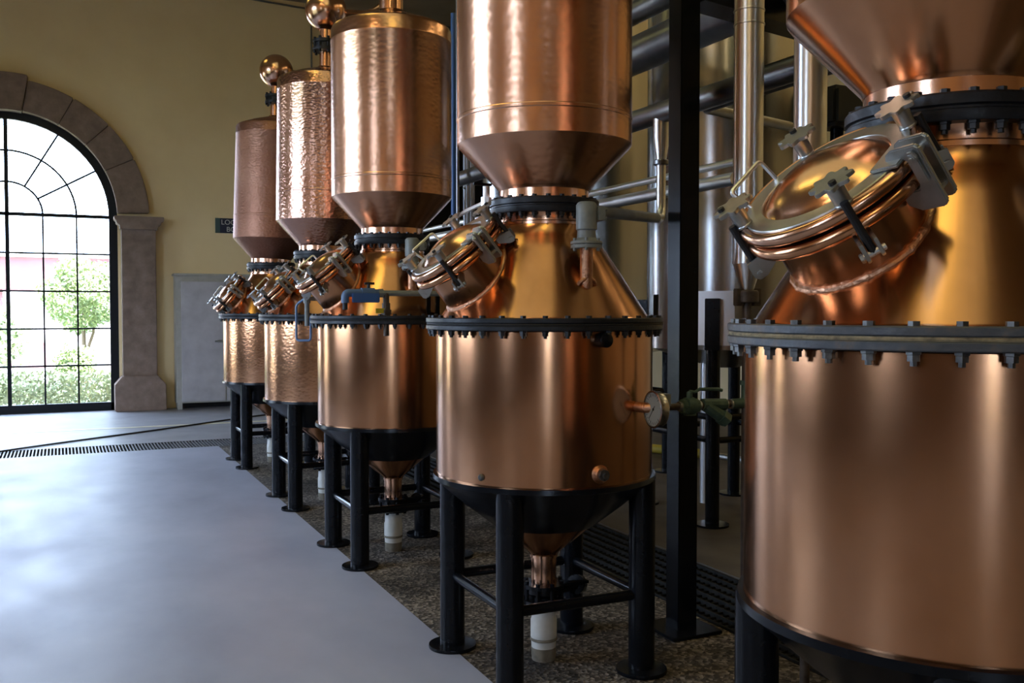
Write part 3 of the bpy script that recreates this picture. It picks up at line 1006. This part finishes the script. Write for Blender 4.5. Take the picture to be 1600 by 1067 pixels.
t = thing('loop_valve', (1.465, 6.28, 1.55), 'blue loop handled valve at the left edge of the middle still', 'valve')
link('valve_stem', MB().cyl((0, 0, -.06), (0, 0, .10), .016).cyl((0, 0, .09), (0, 0, .15), .024, 10).cyl((0, 0, .12), (.12, .0, .12), .015).mesh('valve_stem', castgrey), t)
link('loop_handle', MB().tube(bend([(0, .0, .13), (-.06, .05, .08), (-.06, .05, -.155), (.015, -.04, -.155), (.015, -.04, .0)], .025), .008, 8).mesh('loop_handle', bluegrey), t)

# ------------------------------------------------------------------ gauge line beside the second still
gx, gy, gz = 2.22, 3.36, 1.185
t = thing('gauge_line', (gx, gy, gz), 'steam line with round dial gauge and green valves between the two nearest stills', 'gauge')
link('pipe_stub', MB().tube(bend([(-.035, .09, 0), (.0, -.0, 0), (.06, 0, .01)], .04), .022, 14).mesh('pipe_stub', copper_weld), t)
link('line_pipe', MB().cyl((.02, 0, 0), (.46, 0, 0), .0145).mesh('line_pipe', brownpipe), t)
for xx in (.075, .15, .245, .385, .42):
    link('pipe_union', cached('union', lambda: MB().lathe([(.021, -.008), (.021, .008)], 12, Matrix.Rotation(PI / 2, 4, 'Y')).mesh('pipe_union', zinc)), t, Matrix.Translation((xx, 0, 0)))
Dg = Matrix.Translation((.0, -.035, -.002)) @ Matrix.Rotation(R(-4), 4, 'Z') @ Matrix.Rotation(-PI / 2, 4, 'Y')
dial = link('gauge_case', MB().lathe([(.070, -.028), (.074, -.022), (.074, .004), (.078, .006), (.078, .012), (.071, .014), (.071, .006), (.004, .006)], 48).mesh('gauge_case', dialrim), t, Dg)
link('gauge_face', MB().lathe([(.070, .0062), (.070, .0080)], 48).mesh('gauge_face', dialface), dial)
mb = MB()
for i in range(21):
    a = R(-135 + 270 * i / 20)
    mb.box((0, .060, .0084), (.0022 if i % 5 else .0035, .010 if i % 5 else .015, .0006), Matrix.Rotation(a, 4, 'Z'))
mb.box((0, .018, .0088), (.0035, .075, .0006), Matrix.Rotation(R(50), 4, 'Z'))
mb.lathe([(.006, .008), (.006, .0095)], 12)
link('gauge_needle', mb.mesh('gauge_needle', dialink), dial)
link('gauge_back', MB().box((.055, -.02, .035), (.035, .05, .05)).cyl((.01, -.02, 0), (.07, -.01, 0), .015).mesh('gauge_back', castgrey), t)
vl = MB().cyl((.155, 0, 0), (.24, 0, 0), .032, 8).cyl((.175, 0, 0), (.22, 0, 0), .038, 16).cyl((.198, 0, .03), (.198, 0, .062), .013).box((.2, 0, -.035), (.05, .03, .012))
vv = link('ball_valve', vl.mesh('ball_valve', green_m, .003), t)
link('valve_lever', MB().tube([(.198, 0, .062), (.225, 0, .058), (.25, 0, .070), (.34, -.01, .068), (.36, -.01, .062)], .0075, 8).mesh('valve_lever', green_m), vv)
link('strainer', MB().cyl((.265, 0, .004), (.385, 0, 0), .026, 10).cyl((.285, 0, .0), (.375, -.01, -.062), .028, 10).cyl((.355, -.01, -.048), (.385, -.012, -.07), .034, 6).mesh('strainer', green_m), t)
link('elbow', MB().tube(bend([(.42, 0, 0), (.50, 0, 0), (.50, 0, .09)], .05), .023, 12).cyl((.50, 0, .08), (.50, 0, .10), .030, 8).mesh('elbow', green_m), t)

# ------------------------------------------------------------------ vertical condenser pipes
def vpipe(x, y, zb, r, label, lower):
    t = thing('stainless_pipe', (x, y, 0), label, 'pipe', 'vertical stainless pipes')
    link('pipe_shell', MB().lathe([(r, zb), (r, CH - .02)], 48).mesh('pipe_shell', steel), t)
    for z in (2.83, 2.89):
        link('pipe_band', MB().lathe([(r + .0002, z - .005), (r + .003, z - .003), (r + .003, z + .003), (r + .0002, z + .005)], 48, closed=True).mesh('pipe_band', steel), t)
    if lower:
        link('reducer', MB().lathe([(.028, zb - .12), (r * .98, zb - .005), (r + .003, zb - .004), (r + .003, zb + .006)], 40).mesh('reducer', steel), t)
        link('pipe_clamp', MB().lathe([(.046, zb - .175), (.050, zb - .17), (.050, zb - .125), (.040, zb - .118)], 24).box((.045, 0, zb - .15), (.045, .03, .075)).box((-.045, 0, zb - .15), (.04, .03, .075)).mesh('pipe_clamp', brownpipe, .003), t)
        link('drop_pipe', MB().cyl((0, 0, -.03), (0, 0, zb - .17), .020).mesh('drop_pipe', brownpipe), t)
    return t


vpipe(2.72, 3.36, 1.80, .064, 'tall vertical stainless pipe left of the nearest manway with a clamp at its foot', True)
vpipe(2.78, 3.045, 1.62, .066, 'vertical stainless pipe right behind the nearest manway lid', True)

# ------------------------------------------------------------------ black column and beam
t = thing('steel_column', (2.782, 3.925, 0), 'black square steel column between the two nearest stills', 'column')
link('shaft', MB().box((0, 0, CH / 2), (.112, .108, CH - .01)).mesh('shaft', black, .004), t)
link('base_plate', MB().box((0, 0, .008), (.29, .29, .016)).mesh('base_plate', black, .003), t)
az = R(78)
Mb = Matrix.Translation((2.84, 3.935, 3.10)) @ Matrix.Rotation(PI / 2 - az, 4, 'Z')
mb = MB().box((2.4, 0, .012), (4.8, .16, .024)).box((2.4, 0, .21), (4.8, .02, .40)).box((2.4, 0, .41), (4.8, .16, .024))
tag(link('steel_beam', mb.mesh('steel_beam', black), None, Mb), 'black steel beam running right from the column near the top', 'beam')

# ------------------------------------------------------------------ overhead pipes parallel to the row
def run(name, label, x, z, r, y0, y1, m, extra=None):
    t = thing(name, (x, y0, z), label, 'pipe')
    link('pipe_run', MB().cyl((0, 0, 0), (0, y1 - y0, 0), r, 28).mesh('pipe_run', m), t)
    if extra:
        extra(t)
    return t


def hanger(ys, h):
    def f(t):
        for q in ys:
            link('hanger_rod', MB().cyl((0, q, 0), (0, q, h), .008, 8).mesh('hanger_rod', steel_dark), t)
    return f


run('overhead_pipe', 'uppermost dark overhead pipe beside the second still vessel', 3.6, 3.64, .078, .5, 13, steel_dark, hanger((1.2, 6.2, 10.5), CH - 3.65))
run('overhead_pipe', 'thickest dark overhead pipe crossing behind the black column', 3.6, 3.345, .125, .5, 13, steel_dark, hanger((1.6, 5.22, 9.5), .205))


def header(t):
    q = 4.40 - .5
    link('drop_pipe', MB().tube(bend([(0, q, -.20), (0, q, -.575), (-.13, q - .15, -.590)], .09, 8), .026, 16).mesh('drop_pipe', steel), t)
    link('inlet_branch', MB().cyl((-.125, q - .144, -.5895), (-.89, 3.54 - .5, -.656), .026, 16).mesh('inlet_branch', branch_m), t)
    link('reducer', MB().lathe([(.026, -.27), (.030, -.24), (.046, -.14), (.046, 0)], 24, Matrix.Translation((0, q, 0))).mesh('reducer', steel), t)
    link('clamp', MB().lathe([(.038, -.285), (.042, -.28), (.042, -.262), (.038, -.257)], 24, Matrix.Translation((0, q, 0))).box((.045, q, -.272), (.03, .02, .02)).mesh('clamp', steel_dark), t)


run('steam_header', 'grey steam header pipe with a stainless drop to the second still', 2.97, 2.668, .058, .5, 12.5, steel_dark, header)
run('thin_pipe', 'upper of two slim stainless pipes behind the black column', 3.68, 2.485, .0235, 4.66, 12.5, steel, hanger((2.9, 7.0), .738))
run('thin_pipe', 'lower thicker slim stainless pipe behind the black column', 3.68, 2.385, .041, 4.66, 12.5, steel, hanger((2.6, 6.7), .079))
t = thing('elbow_pipe', (3.2, 4.33, 2.70), 'bent dark pipe with elbow beside the tall stainless pipe', 'pipe')
link('pipe_run', MB().tube(bend([(0, -1.6, 0), (0, 0, 0), (1.15, .62, .10)], .07, 8), .030, 14).mesh('pipe_run', steel_dark), t)
tag(link('blue_pipe', MB().cyl((2.79, 7.0, 0), (2.79, 7.0, 3.90), .020, 14).mesh('blue_pipe', bluep)), 'slim upright blue pipe between the middle and second nearest stills', 'pipe')
tag(link('grey_pipe', MB().cyl((2.865, 7.10, 0), (2.865, 7.10, 4.2), .014, 12).mesh('grey_pipe', steel_dark)), 'thin grey upright pipe just behind the blue pipe', 'pipe')
t = thing('pipe_rack', (3.48, 8.35, 0), 'slim grey upright pipe rack with a rung behind the blue pipe', 'rack')
for q in (-.32, .02, .28):
    link('upright', MB().cyl((q * .3, q, 0), (q * .3, q, 3.15), .022, 12).mesh('upright', steel_dark), t)
link('rung', MB().cyl((-.12, -.40, 2.78), (.09, .32, 2.78), .018, 10).mesh('rung', steel_dark), t)
t = thing('instrument_tube', (1.77, 4.035, 2.09), 'thin pale tube and small valve at the neck flange of the second nearest still', 'tube')
link('tube_run', MB().tube([(.38, 1.42, .05), (.10, .45, .01), (0, 0, 0)], .0105, 8).mesh('tube_run', steel), t)
link('valve_body', MB().cyl((0, 0, -.06), (0, 0, .07), .016, 12).cyl((0, 0, -.02), (0, 0, .02), .026, 8).mesh('valve_body', steel), t)
link('valve_lever', MB().box((-.02, 0, .078), (.09, .018, .012)).mesh('valve_lever', black, .002), t)

# ------------------------------------------------------------------ stainless tanks
def tank(x, y, r, zb, zt, label, legs=True, detail=False):
    t = thing('stainless_tank', (x, y, 0), label, 'tank', 'tall stainless tanks behind the stills')
    link('tank_shell', MB().lathe([(.10, zb - .16), (r * .96, zb - .005), (r, zb), (r, zt), (r * .94, zt + .04), (.12, zt + .22)], 96).mesh('tank_shell', steel_tank, 0, 28), t)
    q = (r + .03) * .7071
    if legs:
        for sx in (-1, 1):
            for sy in (-1, 1):
                mb = MB().lathe([(.052, .01), (.052, zb + .03)], 24, Matrix.Translation((sx * q, sy * q, 0)))
                mb.box((0, 0, zb + .19), (.13, .11, .38), Matrix.Translation((sx * q, sy * q, 0)) @ Matrix.Rotation(PI / 4 * sx * sy, 4, 'Z'))
                lg = link('leg', mb.mesh('leg', black, .004), t)
                link('foot_pad', MB().lathe([(.125, 0), (.125, .016), (.06, .02)], 32, Matrix.Translation((sx * q, sy * q, 0))).mesh('foot_pad', black), lg)
        for z in (.63, .80):
            link('crossbar', MB().tube([(q, q, z), (q, -q, z), (-q, -q, z), (-q, q, z)], .024, 10, True).mesh('crossbar', black), t)
    if detail:
        link('leg_pad_plate', MB().box((0, 0, zb + .235), (.30, .012, .40), Matrix.Translation((-q * .985, -q * .985, 0)) @ Matrix.Rotation(-PI / 4, 4, 'Z')).mesh('leg_pad_plate', steel), t)
        for px, py, pz in ((-.17, .02, .06), (.16, -.25, .06)):
            link('outlet_pipe', MB().cyl((px, py, pz), (px, py, zb), .042, 20).mesh('outlet_pipe', steel), t)
        hd = link('valve_knob', MB().cyl((-q - .055, q - .03, 1.265), (-q - .09, q - .05, 1.265), .022, 12).mesh('valve_knob', red_m), t)
    return t


tank(4.80, 6.20, .62, 1.30, 4.4, 'stainless tank on black legs right of the column, behind the gauge line', detail=True)
tank(4.72, 8.55, .93, 1.20, 4.6, 'wide stainless tank behind the second nearest still')

# bits at the right rear
t = thing('motor_housing', (5.35, 5.57, 0), 'dark motor housing on a post behind the nearest manway', 'motor')
link('post', MB().cyl((0, 0, 0), (0, 0, 3.0), .05).mesh('post', black), t)
link('housing', MB().box((.0, .0, 3.12), (.30, .28, .30)).mesh('housing', rubber, .03), t)
tag(link('floor_hose', MB().tube([(5.9, 9.1, .05), (6.2, 8.45, .05), (6.26, 8.25, .05)], .05, 12).mesh('floor_hose', yellow_m)), 'yellow hose lying on the tan floor behind the column', 'hose')
tag(link('floor_pipe', MB().tube([(6.27, 8.22, .05), (6.34, 7.9, .05), (6.5, 7.2, .05)], .035, 12).mesh('floor_pipe', steel)), 'shiny pipe lying on the tan floor behind the tank legs', 'pipe')
SC.cycles.max_bounces = 10
SC.cycles.transparent_max_bounces = 12
SC.cycles.sample_clamp_indirect = 6.0
SC.cycles.use_denoising = True
